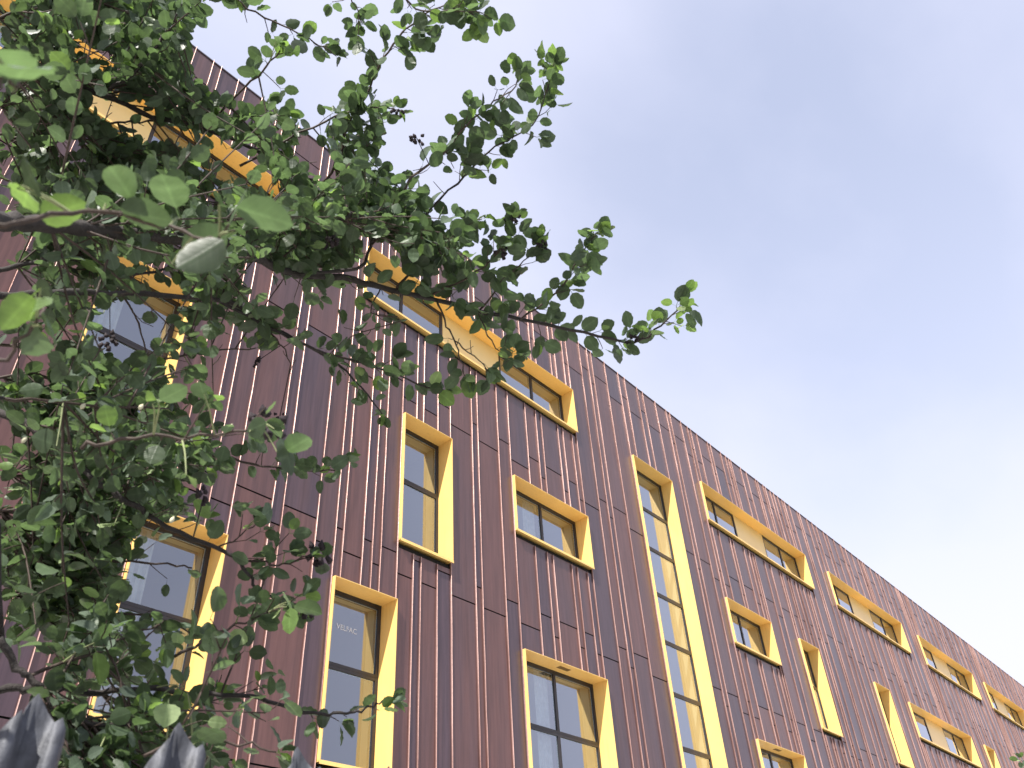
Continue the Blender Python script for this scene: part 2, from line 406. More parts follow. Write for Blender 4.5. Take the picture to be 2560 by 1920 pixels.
def panel_geo(a, b, s0, s1, rnd, det=True):
    x0, x1 = WX(a)+.0015, WX(b)-.0015
    z0, z1 = WZ(s0)+GAP, WZ(s1)-GAP*.6
    nx, nz = (3, 4) if det else (1, 1)
    V = []; F = []
    tilt = rnd.uniform(-.0022, .0022)
    ph = rnd.random()*6; h = z1-z0
    for j in range(nz+1):
        for i in range(nx+1):
            u = i/nx; v = j/nz
            y = YC - .0012*math.sin(math.pi*u)*(0.5+0.5*math.sin(ph+v*5)) - tilt*(u-.5)*.6 + (v-.5)*.006
            if det and 0 < i < nx and 0 < j < nz: y += rnd.uniform(-.0005, .0005)
            V.append((x0+(x1-x0)*u, y, z0+h*v))
    for j in range(nz):
        for i in range(nx):
            k = j*(nx+1)+i; F.append((k, k+1, k+nx+2, k+nx+1))
    # returned edges at top and bottom give the sheet its thickness
    for j in (0, nz):
        k = len(V)
        for i in range(nx+1):
            V.append(V[j*(nx+1)+i])
        for i in range(nx+1):
            x, y, z = V[j*(nx+1)+i]; V.append((x, y+(.014 if j else .004), z))
        for i in range(nx):
            q = (k+i, k+i+1, k+nx+2+i, k+nx+1+i)
            F.append(q if j else tuple(reversed(q)))
    return V, F
def score(r):
    x = (r[0]+r[1])/2; z = min(max((r[2]+r[3])/2, .3), 1.5)
    dist = math.sqrt(x*x+1+z*z)
    p = to_px((WX(x), YC, WZ((r[2]+r[3])/2)))
    vis = 1 if p and -250 < p[0] < 2650 and -350 < p[1] < 2150 else 0
    if not vis:
        for zz in (r[2], r[3]):
            q = to_px((WX(x), YC, WZ(zz)))
            if q and -20 < q[0] < 2600 and -20 < q[1] < 1960: vis = 1
    return vis*(r[1]-r[0])*(r[3]-r[2])/dist**3
rects.sort(key=score, reverse=True)
rnd = random.Random(3)
NP = 292
for r in rects[:NP]:
    V, F = panel_geo(*r[:4], rnd)
    bpart(link('cladding_panel', new_mesh('cladding_panel', V, F, [M_panel], True)))
V = []; F = []
for r in rects[NP:]:
    v, f = panel_geo(*r[:4], rnd, det=False); k = len(V); V += v; F += [tuple(i+k for i in q) for q in f]
bpart(link('cladding_panel', new_mesh('cladding_panel', V, F, [M_panel], False), kind='stuff'))

# standing seams
def seam_mesh(x, runs, rnd):
    mb = MB()
    X = WX(x)
    for z0, z1 in runs:
        z0, z1 = WZ(z0), WZ(z1)
        n = max(2, int((z1-z0)/.38)+1)
        rough = 1.0 if z1 > WZ(1.0) else .5
        k0 = len(mb.V)
        for j in range(n+1):
            z = z0+(z1-z0)*j/n
            dx = rnd.uniform(-.0022, .0022)*rough; h = .029 + rnd.uniform(-.0022, .0022)*rough
            lean = rnd.uniform(-.003, .003)*rough
            mb.V += [(X-.0058+dx, YC+.004, z), (X-.0055+dx+lean, YC-h+.005, z), (X-.0018+dx+lean, YC-h, z),
                     (X+.0030+dx+lean, YC-h+.001, z), (X+.0055+dx+lean, YC-h+.006, z), (X+.0050+dx, YC+.004, z)]
        for j in range(n):
            for i in range(5):
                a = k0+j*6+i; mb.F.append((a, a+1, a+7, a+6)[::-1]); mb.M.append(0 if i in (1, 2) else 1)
        for base in (k0, k0+n*6):
            mb.F.append(tuple(base+i for i in range(6))); mb.M.append(0)
    return mb
allruns = []
for i, x in enumerate(seams):
    runs = [(Z0, ZR+.0030)]
    for w in win:
        if w[1] - .0005 < x < w[2] + .0005:
            ns = []
            for s0, s1 in runs:
                if w[4] <= s0 or w[3]-UG >= s1: ns.append((s0, s1)); continue
                if s0 < w[3]-UG: ns.append((s0, w[3]-UG-.0025))
                if s1 > w[4]: ns.append((w[4]+.0005, s1))
            runs = ns
    for r in runs:
        if r[1]-r[0] > .004:
            q = [to_px((WX(x), YC, WZ(r[0]+(r[1]-r[0])*k/12))) for k in range(13)]
            q = [p if p and -10 < p[0] < 2570 and -10 < p[1] < 1930 else None for p in q]
            ln = sum(math.dist(a, b) for a, b in zip(q, q[1:]) if a and b)
            allruns.append((ln, x, r))
allruns.sort(key=lambda t: -t[0])
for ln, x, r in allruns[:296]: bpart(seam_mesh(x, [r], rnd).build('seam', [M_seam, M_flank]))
rest = MB()
for ln, x, r in allruns[296:]:
    b = seam_mesh(x, [r], rnd); k = len(rest.V); rest.V += b.V; rest.F += [tuple(k+q for q in f) for f in b.F]; rest.M += b.M
if rest.V: bpart(rest.build('seam', [M_seam, M_flank], kind='stuff'))

# dark backing behind the sheets with the window holes, roof, end walls
xs = sorted({seams[0], seams[-1]} | {w[k] for w in win for k in (1, 2)})
mb = MB()
for a, b in zip(xs, xs[1:]):
    segs = [(Z0, ZR-.002)]
    for w in win:
        if w[1] < (a+b)/2 < w[2]:
            ns = []
            for s0, s1 in segs:
                if w[4] <= s0 or w[3] >= s1: ns.append((s0, s1)); continue
                if s0 < w[3]: ns.append((s0, w[3]))
                if s1 > w[4]: ns.append((w[4], s1))
            segs = ns
    for s0, s1 in segs:
        mb.quad((WX(a), YC+.030, WZ(s0)), (WX(b), YC+.030, WZ(s0)), (WX(b), YC+.030, WZ(s1)), (WX(a), YC+.030, WZ(s1)))
bpart(mb.build('backing_wall', M_back))
XL, XR, YB = WX(seams[0])+.01, WX(seams[-1])-.01, YC+16
mb = MB(); mb.box(XL, XR, YC+.12, YB, WZ(ZR)-.9, WZ(ZR)-.6); bpart(mb.build('roof', M_cap))
mb = MB()
mb.box(XL-.2, XL, YC+.05, YB, 0, WZ(ZR)-.03); mb.box(XR, XR+.2, YC+.05, YB, 0, WZ(ZR)-.03); mb.box(XL, XR, YB, YB+.2, 0, WZ(ZR)-.03)
bpart(mb.build('side_wall', M_panel))
xk = XL-.25
while xk < XR+.25:
    dz = rnd.uniform(-.003, .003)
    mb = MB(); mb.box(xk, xk+2.99, YC-.014, YC+.40, WZ(ZR)-.016+dz, WZ(ZR)+.012+dz); bpart(mb.build('parapet_capping', M_cap)); xk += 3.0

# windows -------------------------------------------------------------
def window(kind, x0, x1, z0, z1, idx):
    X0, X1, Za, Zb = WX(x0), WX(x1), WZ(z0), WZ(z1)
    T = .011; LIP = .052
    mb = MB()
    Zs = Za + LIP                                  # jambs stand on the sill
    mb.box(X0, X0+T, YF, YG+.05, Zs-.02, Zb-T)     # left jamb
    mb.box(X1-T, X1, YF, YG+.05, Zs-.02, Zb-T)     # right jamb
    mb.box(X0, X1, YF, YG+.05, Zb-T, Zb)           # soffit
    # thin folded lips on the inner side give the edge a second line
    mb.box(X0+T, X0+T+.004, YF+.001, YF+.020, Zs, Zb-T-.001)
    w = bpart(mb.build('window', M_yellow))
    w.data.name = 'window_surround'
    def sub(mbx, name, m, **pr): return mbx.build(name, m, w, **pr)
    # sill: open folded profile, hollow at its ends
    s = MB()
    for a_, b_ in ((-.020, -.016),):                                     # front plate, leaning back
        k = len(s.V)
        s.V += [(X0-.006, YF-.006, Za), (X1+.006, YF-.006, Za), (X1+.006, YF-.002, Za), (X0-.006, YF-.002, Za),
                (X0-.006, YF, Zs), (X1+.006, YF, Zs), (X1+.006, YF+.004, Zs), (X0-.006, YF+.004, Zs)]
        for q in ((0,3,2,1),(4,5,6,7),(0,1,5,4),(1,2,6,5),(2,3,7,6),(3,0,4,7)): s.F.append(tuple(k+i for i in q)); s.M.append(0)
    s.box(X0-.006, X1+.006, YF+.0045, YF+.030, Zs-.004, Zs)               # top plate
    k = len(s.V)
    s.V += [(X0, YF+.030, Zs-.004), (X1, YF+.030, Zs-.004), (X1, YG+.03, Zs+.030), (X0, YG+.03, Zs+.030),
            (X0, YF+.030, Zs), (X1, YF+.030, Zs), (X1, YG+.03, Zs+.034), (X0, YG+.03, Zs+.034)]
    for f in ((0,3,2,1),(4,5,6,7),(0,1,5,4),(1,2,6,5),(2,3,7,6),(3,0,4,7)): s.F.append(tuple(k+i for i in f)); s.M.append(0)
    s.box(X0-.006, X1+.006, YF-.0015, YF+.004, Za, Za+.003)               # bottom return
    sub(s, 'sill', M_yellow)
    # glazing grid
    xi0, xi1, zi0, zi1 = X0+T, X1-T, Zs+.030, Zb-T
    W = xi1-xi0; H = zi1-zi0
    solid = None
    if kind == 'strip': cols = (0, .183, .363, .640, .818, 1); rows = (0, 1); solid = 2
    elif kind in ('tall', 'tall_lettered'): cols = (0, 1); rows = (0, .545, 1)
    elif kind == 'double': cols = (0, .5, 1); rows = (0, 1)
    elif kind == 'quad': cols = (0, .503, 1); rows = (0, .535, 1)
    else:
        cols = (0, 1); t = [.3845, .511, .6372, .7680, .8975, 1.0312, 1.1550]
        rows = [0] + [(WZ(v)-zi0)/H for v in t] + [1]
    FW = .062
    fs = {}
    def bar(xa, xb, za, zb, y0=YG, y1=YG+.09): f.box(xa, xb, y0, y1, za, zb)
    panes = []
    for ci in range(len(cols)-1):
        ca, cb = xi0+W*cols[ci], xi0+W*cols[ci+1]
        if ci == solid: continue
        f = fs.setdefault(solid is not None and ci > solid, MB())
        for ri in range(len(rows)-1):
            ra, rb = zi0+H*rows[ri], zi0+H*rows[ri+1]
            la = FW if (ci == 0 or ci-1 == solid) else .034
            lb = FW if (ci == len(cols)-2 or ci+1 == solid) else .034
            ba = FW if ri == 0 else .047
            bb = FW*1.15 if ri == len(rows)-2 else .047
            e = .0015
            bar(ca+e, ca+la, ra+e, rb-e); bar(cb-lb, cb-e, ra+e, rb-e)
            bar(ca+la, cb-lb, ra+e, ra+ba, YG+.001, YG+.089); bar(ca+la, cb-lb, rb-bb, rb-e, YG+.001, YG+.089)
            panes.append((ca+la, cb-lb, ra+ba, rb-bb))
    for f in fs.values(): sub(f, 'frame', M_frame)
    for (xa, xb, za, zb) in panes:
        g = MB(); g.quad((xa, YG+.022, za), (xb, YG+.022, za), (xb, YG+.022, zb), (xa, YG+.022, zb))
        sub(g, 'pane', M_glass)
        b = MB(); q = .012          # pale glazing bead behind the pane edge
        b.box(xa, xa+q, YG+.030, YG+.036, za, zb); b.box(xb-q, xb, YG+.030, YG+.036, za, zb); b.box(xa+q, xb-q, YG+.030, YG+.036, za, za+q); b.box(xa+q, xb-q, YG+.030, YG+.036, zb-q, zb)
        sub(b, 'glazing_bead', M_film)
    if solid is not None:
        g = MB(); g.box(xi0+W*cols[solid]+.003, xi0+W*cols[solid+1]-.003, YG-.004, YG+.03, zi0-.03, zi1-.004)
        sub(g, 'infill_panel', M_infill)
    if kind == 'quad':
        g = MB(); vx = X0+(X1-X0)*.46; vy = YF+.12
        g.box(vx, vx+.34, vy, vy+.10, Zb-T-.003, Zb-T-.0005)
        for q in range(9): g.box(vx+.01, vx+.33, vy+.008+q*.0105, vy+.011+q*.0105, Zb-T-.008, Zb-T-.003)
        sub(g, 'vent', M_vent)
    rv = MB(); y0_, y1_ = YG+.091, YG+.33                     # cream plaster reveals, added inside the opening to lighten the panes
    rv.quad((xi1+.002, y0_, zi0), (xi1+.002, y1_, zi0), (xi1+.002, y1_, zi1), (xi1+.002, y0_, zi1))
    rv.quad((xi0-.002, y1_, zi0), (xi0-.002, y0_, zi0), (xi0-.002, y0_, zi1), (xi0-.002, y1_, zi1))
    rv.quad((xi0, y0_, zi1+.002), (xi1, y0_, zi1+.002), (xi1, y1_, zi1+.002), (xi0, y1_, zi1+.002))
    rv.quad((xi0, y0_, zi0-.002), (xi0, y1_, zi0-.002), (xi1, y1_, zi0-.002), (xi1, y0_, zi0-.002))
    sub(rv, 'reveal', M_reveal)
    # room behind
    rm = MB(); yr = YG+.10; yb = yr+3.0; ex = .25
    rm.quad((X0-ex, yb, Za-.3), (X1+ex, yb, Za-.3), (X1+ex, yb, Zb+.15), (X0-ex, yb, Zb+.15))
    rm.quad((X0-ex, yr, Za-.3), (X0-ex, yb, Za-.3), (X0-ex, yb, Zb+.15), (X0-ex, yr, Zb+.15))
    rm.quad((X1+ex, yb, Za-.3), (X1+ex, yr, Za-.3), (X1+ex, yr, Zb+.15), (X1+ex, yb, Zb+.15))
    rm.quad((X0-ex, yr, Zb+.15), (X0-ex, yb, Zb+.15), (X1+ex, yb, Zb+.15), (X1+ex, yr, Zb+.15))
    rm.quad((X0-ex, yr, Za-.3), (X1+ex, yr, Za-.3), (X1+ex, yb, Za-.3), (X0-ex, yb, Za-.3))
    sub(rm, 'room', M_room)
    if kind == 'tall_lettered':
        (xa, xb, za, zb) = [p for p in panes if p[2] > (Za+Zb)/2][0]
        cu = bpy.data.curves.new('lettering', 'FONT'); cu.body = 'VELFAC'; cu.size = .115; cu.align_x = 'CENTER'; cu.align_y = 'CENTER'; cu.shear = 0.0; cu.extrude = .0006
        tmp = bpy.data.objects.new('lettering_curve', cu); col.objects.link(tmp)
        bpy.context.view_layer.update()
        tme = bpy.data.meshes.new_from_object(tmp.evaluated_get(bpy.context.evaluated_depsgraph_get()))
        bpy.data.objects.remove(tmp); tme.materials.clear(); tme.materials.append(M_letter)
        to = link('lettering', tme, w, kind='stuff')
        c = EYE + ray(867, 1573)*((YG+.020)/ray(867, 1573).y)
        to.location = (c.x, YG+.019, c.z)
        to.rotation_euler = (math.pi/2, 0, 0)
    if kind == 'tall' and abs(x0-.4366) < .01:
        for p in panes:
            g = MB(); g.box(p[0]+.06, p[0]+.22, YG+.017, YG+.019, p[3]-.30, p[3]-.20); sub(g, 'sticker', M_label)
            g = MB(); g.box(p[0]+.06, p[0]+.22, YG+.017, YG+.019, p[3]-.18, p[3]-.155); sub(g, 'sticker', M_label)
    if kind == 'ladder':
        p = sorted(panes, key=lambda q: q[2])[3]
        g = MB(); g.box(p[0]+.42, p[0]+.62, YG+.017, YG+.019, p[3]-.42, p[3]-.34); sub(g, 'sticker', M_label)
    # pale curtain edge inside some rooms
    if kind in ('double', 'quad', 'tall'):
        for p in panes:
            if kind != 'tall' and p[0] > (X0+X1)/2: continue
            wd = (p[1]-p[0])*(.34 if kind != 'tall' else .30)
            xa = p[1]-wd if kind != 'tall' else p[0]+.10
            g = MB(); n = 9
            for q in range(n):
                u0, u1 = q/n, (q+1)/n
                ya, yb2 = YG+.16+.02*math.sin(q*2.1), YG+.16+.02*math.sin((q+1)*2.1)
                g.quad((xa+wd*u0, ya, p[2]-.03), (xa+wd*u1, yb2, p[2]-.03), (xa+wd*u1, yb2, p[3]+.05), (xa+wd*u0, ya, p[3]+.05))
            sub(g, 'curtain', M_blind)
    return w
for i, w in enumerate(win): window(w[0], w[1], w[2], w[3], w[4], i)

# ------------------------------------------------------------------ ground
M_grass = plain('rough_grass', (0.055, 0.085, 0.03), 0.95, 0, 0.35, 3.0, 0.5)
M_pave = plain('grey_paving', (0.52, 0.50, 0.47), 0.9, 0, 0.15, 2.0, 0.2)  # paving made paler so that it bounces light up to the soffits
M_road = plain('asphalt', (0.055, 0.055, 0.056), 0.92, 0, 0.2, 8.0, 0.3)
mb = MB(); mb.quad((-900, -900, 0), (900, -900, 0), (900, 900, 0), (-900, 900, 0)); mb.build('ground', M_grass, kind='structure')
mb = MB(); mb.quad((-60, -2.2, .006), (120, -2.2, .006), (120, .75, .006), (-60, .75, .006)); mb.build('pavement', M_pave, kind='structure')
mb = MB(); mb.quad((-60, -9.5, .004), (120, -9.5, .004), (120, -2.35, .004), (-60, -2.35, .004)); mb.build('road', M_road, kind='structure')
mb = MB(); mb.box(-60, 120, -2.35, -2.2, .004, .12); mb.build('kerb', M_pave, kind='structure')
mb = MB(); mb.quad((-60, 1.6, .006), (120, 1.6, .006), (120, YC, .006), (-60, YC, .006)); mb.build('bounce_path', M_pave, kind='structure')  # unseen paving, widened towards the fence to bounce light upward

# ------------------------------------------------------------------ palisade fence
FY = 0.87
fence = empty('palisade_fence', (0.6, FY, 0), category='fence', label='galvanised steel palisade fence with spiked pale tips at the bottom left corner')
def fpart(o): o.parent = fence; o.matrix_parent_inverse = Matrix.Translation(-Vector(fence.location)); return o
def pale_mesh():
    # W section across, triple point on top, the side points splayed towards the street
    half = [(0, -.002, 0.0), (.005, -.004, -.007), (.010, -.009, -.017), (.0145, -.013, -.028), (.019, -.016, -.024), (.025, -.013, -.033), (.030, -.005, -.044), (.034, .004, -.058)]
    prof = [(-x, y, t) for x, y, t in reversed(half[1:])] + half
    lev = [0.0, -.4, -1.3, -1.95]
    V = []; F = []
    n = len(prof)
    rows = 7
    for j in range(rows):
        for (x, y, t) in prof:
            top = 2.04 + t
            if j == 0: z = top
            elif j == 1: z = min(top-.010, 2.04-.070)
            elif j == 2: z = 2.04-.10
            elif j == 3: z = 2.04-.16
            elif j == 4: z = 1.4
            elif j == 5: z = .8
            else: z = .05
            sp = 0.0
            if abs(x) > .012: sp = -max(0, (z-(2.04-.12)))*0.16*abs(x)/.034
            V.append((x*(1+.0), y+sp, z))
    for j in range(rows-1):
        for i in range(n-1):
            a = j*n+i; F.append((a+n, a+n+1, a+1, a))
    # back skin, 2.4 mm behind
    k = len(V)
    V += [(x, y+.0024, z) for x, y, z in V[:k]]
    for f in list(F): F.append(tuple(reversed([i+k for i in f])))
    for i in range(n-1): F.append((i, i+1, k+i+1, k+i))
    for j in range(rows-1):
        a = j*n; F.append((a, a+n, k+a+n, k+a)); a = j*n+n-1; F.append((a+n, a, k+a, k+a+n))
    return new_mesh('pale', V, F, [M_galv], True)
pm = pale_mesh()
d1, d2 = ray(95, 1735), ray(452, 1795)
px1, px2 = d1.x/d1.y*FY, d2.x/d2.y*FY
pitch = .155
base = px1
for k in range(-9, 22):
    o = fpart(link('pale', pm)); o.location = (base + (px2-px1)*k, FY, (d1.z/d1.y*FY + EYE.z) - 2.04 + .001*math.sin(k*7))
    o.rotation_euler = (0, .004*math.sin(k*3.3), .05*math.sin(k*5.1))
for z in (.35, 1.62):
    mb = MB(); mb.box(-2.6, 5.6, FY+.006, FY+.010, z, z+.05); mb.box(-2.6, 5.6, FY+.010, FY+.05, z, z+.004)
    fpart(mb.build('rail', M_galv))
for x in (-2.4, .35-.1, 3.0, 5.5):
    mb = MB(); mb.box(x-.05, x+.05, FY+.052, FY+.056, 0, 1.90); mb.box(x-.003, x+.003, FY+.056, FY+.10, 0, 1.90); mb.box(x-.05, x+.05, FY+.10, FY+.104, 0, 1.90)
    fpart(mb.build('post', M_galv))
M_dark_post = None

# ------------------------------------------------------------------ the leafy tree
tree = empty('leafy_tree', (-1.15, 2.7, 0), category='tree', label='leafy tree with dark crooked branches and round green leaves overhanging the fence on the left')
def tpart(o): o.parent = tree; o.matrix_parent_inverse = Matrix.Translation(-Vector(tree.location)); return o
rt = random.Random(21)
def smooth(pts, sub=4):
    pts = [Vector(p) for p in pts]
    if len(pts) < 3: return pts
    out = []
    for i in range(len(pts)-1):
        p0 = pts[max(i-1, 0)]; p1 = pts[i]; p2 = pts[i+1]; p3 = pts[min(i+2, len(pts)-1)]
        for k in range(sub):
            t = k/sub
            out.append(0.5*((2*p1)+(p2-p0)*t+(2*p0-5*p1+4*p2-p3)*t*t+(-p0+3*p1-3*p2+p3)*t**3))
    out.append(pts[-1]); return out
# branches: list of (px, py, distance), start radius, end radius (m), leaf density, leaf start fraction
BR = [
 ([(0,177,2.3),(84,190,2.3),(253,236,2.35),(380,291,2.4),(498,316,2.45),(633,375,2.5),(717,422,2.55),(802,464,2.6),(860,520,2.65)], .0085, .003, .7, .1),
 ([(0,553,1.5),(59,557,1.55),(198,570,1.6),(380,590,1.7),(527,603,1.85),(633,641,2.0),(734,685,2.1),(859,694,2.2),(953,717,2.25),(1059,742,2.3),(1198,776,2.35),(1333,805,2.4),(1459,831,2.4),(1586,856,2.4),(1650,815,2.4),(1700,765,2.4)], .0150, .0018, 1.0, .12),
 ([(0,675,2.2),(97,655,2.2),(181,651,2.2),(300,690,2.3),(420,670,2.4),(560,650,2.4)], .006, .003, .8, .1),
 ([(0,739,2.0),(181,731,2.05),(367,737,2.15),(548,752,2.25),(633,786,2.3),(717,836,2.35),(823,895,2.4),(903,967,2.45),(955,1035,2.5)], .0085, .002, .9, .25),
 ([(548,752,2.25),(700,831,2.3),(814,881,2.35),(936,915,2.4),(1067,968,2.4),(1110,975,2.4)], .005, .0018, 1.2, .1),
 ([(658,578,2.0),(760,561,2.05),(842,551,2.1),(869,542,2.1),(892,530,2.15),(968,555,2.2),(1058,607,2.25)], .006, .003, .8, .1),
 ([(734,685,2.1),(892,672,2.15),(922,618,2.2),(951,579,2.2),(1000,590,2.3),(1058,538,2.35),(1144,457,2.4),(1207,393,2.45),(1270,348,2.45),(1333,312,2.5),(1370,217,2.5),(1383,167,2.5)], .005, .0015, 1.35, .25),
 ([(992,721,2.27),(1035,674,2.25),(1076,643,2.25),(1120,600,2.25),(1180,560,2.3)], .004, .0018, 1.2, .1),
 ([(951,579,2.2),(1030,447,2.3),(1107,389,2.35),(1157,325,2.4),(1189,294,2.4),(1234,258,2.4),(1288,217,2.4),(1293,181,2.4)], .004, .0015, 1.15, .2),
 ([(802,464,2.6),(836,416,2.5),(868,316,2.5),(915,240,2.5),(949,163,2.5),(994,95,2.5),(1044,50,2.5),(1120,10,2.5),(1190,40,2.5)], .0045, .0018, 1.2, .15),
 ([(498,316,2.45),(570,262,2.4),(646,186,2.3),(700,127,2.2)], .004, .0018, .9, .2),
 ([(600,415,2.5),(717,350,2.5),(844,291,2.5),(930,270,2.5),(985,270,2.5)], .004, .0018, 1.2, .2),
 ([(236,236,2.35),(308,202,2.3),(392,114,2.3),(422,76,2.3),(455,10,2.3)], .005, .002, 1.0, .1),
 ([(-20,330,2.6),(51,346,2.6),(190,333,2.6),(295,308,2.6),(367,302,2.6),(481,300,2.6)], .0045, .002, 1.0, .1),
 ([(-20,150,2.8),(90,70,2.8),(200,50,2.8),(330,20,2.9),(420,-30,2.9)], .006, .003, 1.1, .0),
 ([(1082,737,2.3),(1158,700,2.3),(1220,659,2.3),(1270,600,2.3),(1290,545,2.3)], .0035, .0014, 1.1, .15),
 ([(1198,776,2.35),(1260,700,2.35),(1297,665,2.35),(1340,620,2.35)], .003, .0014, 1.1, .15),
 ([(1300,800,2.38),(1388,734,2.4),(1433,669,2.4),(1474,601,2.4),(1495,580,2.4)], .003, .0014, 1.1, .1),
 ([(1092,751,2.3),(1113,801,2.28),(1135,852,2.26),(1150,900,2.25),(1163,940,2.25)], .003, .0014, .7, .45),
 ([(1135,852,2.26),(1185,890,2.26),(1225,930,2.26)], .0022, .0012, .8, .3),
 ([(1198,780,2.35),(1215,830,2.3),(1240,870,2.3),(1275,900,2.25)], .0025, .0013, .9, .6),
 ([(953,717,2.25),(930,780,2.2),(1000,800,2.2),(880,840,2.2),(820,890,2.2)], .0022, .0012, .7, .2),
 ([(8,995,1.5),(160,1005,1.55),(316,1020,1.6),(422,1022,1.65)], .003, .0016, .7, .3),
 ([(203,1123,1.2),(304,1100,1.2),(456,1094,1.2),(612,1077,1.2),(655,1045,1.2)], .003, .0016, .6, .2),
 ([(-20,1030,1.9),(68,1060,1.85),(177,1144,1.8),(270,1220,1.75),(346,1271,1.75),(422,1317,1.75),(536,1368,1.75),(599,1401,1.75),(633,1465,1.75),(692,1503,1.75),(740,1530,1.75)], .0080, .0018, .75, .1),
 ([(599,1401,1.75),(650,1405,1.75),(709,1412,1.75),(770,1390,1.75)], .003, .0015, 1.0, .2),
 ([(544,1368,1.75),(599,1342,1.75),(640,1310,1.75)], .002, .0012, .8, .3),
 ([(-20,1275,1.9),(25,1296,1.9),(84,1351,1.9),(186,1380,1.9),(295,1401,1.9),(422,1410,1.9),(480,1420,1.9)], .004, .0018, 1.0, .1),
 ([(0,1591,1.5),(42,1667,1.5),(80,1693,1.5),(122,1747,1.5),(169,1781,1.5),(236,1815,1.5),(321,1806,1.5),(360,1790,1.5)], .006, .0025, .6, .4),
 ([(-20,1722,1.6),(60,1724,1.6),(139,1722,1.6),(249,1730,1.65),(392,1722,1.65),(477,1730,1.7),(624,1745,1.7),(717,1768,1.7),(802,1783,1.7),(863,1783,1.7),(903,1776,1.7),(935,1761,1.7),(975,1755,1.7)], .0065, .0014, .85, .3),
 ([(80,1688,1.5),(236,1633,1.55),(312,1591,1.6),(400,1560,1.6)], .003, .0015, .9, .2),
 ([(435,1642,1.6),(544,1583,1.6),(633,1549,1.6),(696,1522,1.6)], .003, .0014, 1.1, .1),
 ([(219,1039,2.1),(350,1089,2.1),(519,1136,2.1),(633,1161,2.1),(738,1174,2.1),(820,1178,2.1),(870,1160,2.1)], .0045, .0014, 1.2, .15),
 ([(249,613,2.2),(295,718,2.2),(346,811,2.2),(363,895,2.2),(380,960,2.2)], .003, .0014, .7, .3),
 ([(640,786,2.3),(690,850,2.3),(717,883,2.3),(726,935,2.3)], .003, .0013, .9, .3),
 ([(-20,860,2.4),(120,880,2.4),(260,920,2.4),(400,900,2.4),(520,880,2.4),(640,870,2.4)], .0045, .0018, 1.1, .0),
 ([(-20,440,2.7),(120,470,2.7),(300,440,2.7),(480,500,2.7),(640,520,2.7),(760,640,2.7)], .0045, .002, 1.1, .0),
 ([(-20,1480,2.0),(100,1500,2.0),(240,1530,2.0),(380,1540,2.0),(500,1590,2.0)], .004, .0016, 1.1, .1),
 ([(-20,1180,2.2),(80,1200,2.2),(180,1260,2.2),(260,1300,2.2)], .004, .0018, 1.2, .0),
 ([(560,-40,2.4),(620,20,2.4),(700,60,2.4),(790,110,2.4),(840,140,2.4)], .003, .0014, 1.2, .1),
 ([(860,-40,2.4),(890,20,2.4),(905,60,2.4)], .002, .0012, .9, .3),
 ([(1000,-40,2.4),(1040,20,2.4),(1120,30,2.4),(1200,30,2.4)], .003, .0014, 1.3, .1),
 ([(360,1890,1.4),(480,1840,1.4),(600,1860,1.4),(690,1880,1.4)], .003, .0014, .8, .1),
 ([(-40,60,2.5),(40,30,2.5),(130,0,2.5),(220,-40,2.5)], .004, .002, 1.3, .0),
 ([(-40,270,2.4),(60,260,2.4),(150,300,2.4),(230,380,2.4)], .004, .002, 1.2, .0),
 ([(-40,1380,2.2),(60,1400,2.2),(160,1460,2.2)], .004, .002, 1.2, .0),
 ([(-40,960,2.3),(60,930,2.3),(170,960,2.3)], .004, .002, 1.2, .0),
 ([(-20,1860,1.8),(160,1870,1.8),(300,1880,1.8),(420,1900,1.8)], .003, .0014, 1.0, .0),
]
# trunk and the limbs that carry the branches (outside the frame, on the left)
TX, TY = -1.15, 2.7
mb = MB()
tp = [(TX+.02, TY, 0), (TX, TY, .6), (TX+.05, TY-.03, 1.3), (TX+.02, TY+.02, 2.1), (TX+.09, TY-.04, 3.0), (TX+.12, TY, 3.9), (TX+.2, TY+.05, 4.8)]
mb.tube(smooth(tp, 3), [.11-.075*i/18 for i in range(19)], 10)
tpart(mb.build('trunk', M_bark, smooth=True))

def leafV():
    """outline of one leaf: unit length along +Y, upper side +Z"""
    return None
def make_leaf(width, fold, curl, wav, seed):
    r = random.Random(seed); n = 11
    V = [(0, 0, 0)]; UV = [(0, 0)]
    L = []; R = []; C = []
    for i in range(1, n):
        t = i/n
        w = width*(math.sin(math.pi*t**.95)**.56)*(1+.04*math.sin(i*2.3+seed))
        zc = -curl*t*t
        C.append(len(V)); V.append((0, t, zc)); UV.append((0, t))
        L.append(len(V)); V.append((-w, t, zc+fold*w+wav*math.sin(i*1.9+seed))); UV.append((-w, t))
        R.append(len(V)); V.append((w, t, zc+fold*w+wav*math.sin(i*1.7+seed+2))); UV.append((w, t))
    tip = len(V); V.append((0, 1.02, -curl)); UV.append((0, 1))
    F = [(0, C[0], L[0]), (0, R[0], C[0])]
    for i in range(len(C)-1):
        F.append((C[i], C[i+1], L[i+1], L[i])); F.append((R[i], R[i+1], C[i+1], C[i]))
    F += [(C[-1], tip, L[-1]), (R[-1], tip, C[-1])]
    # petiole
    k = len(V)
    V += [(-.012, 0, 0), (.012, 0, 0), (.010, -.28, -.03), (-.010, -.28, -.03)]; UV += [(.3, .5)]*4
    F.append((k, k+3, k+2, k+1))
    return V, F, UV
LEAVES = [make_leaf(.37, .22, .10, .012, 1), make_leaf(.41, .12, .18, .018, 2), make_leaf(.33, .35, .06, .010, 3), make_leaf(.39, .05, .28, .022, 4), make_leaf(.43, .25, .14, .015, 5), make_leaf(.35, .45, .22, .02, 6),
  make_leaf(.40, -.15, .30, .03, 7), make_leaf(.44, .10, -.12, .02, 8), make_leaf(.30, .60, .35, .02, 9), make_leaf(.42, .18, .08, .035, 10)]
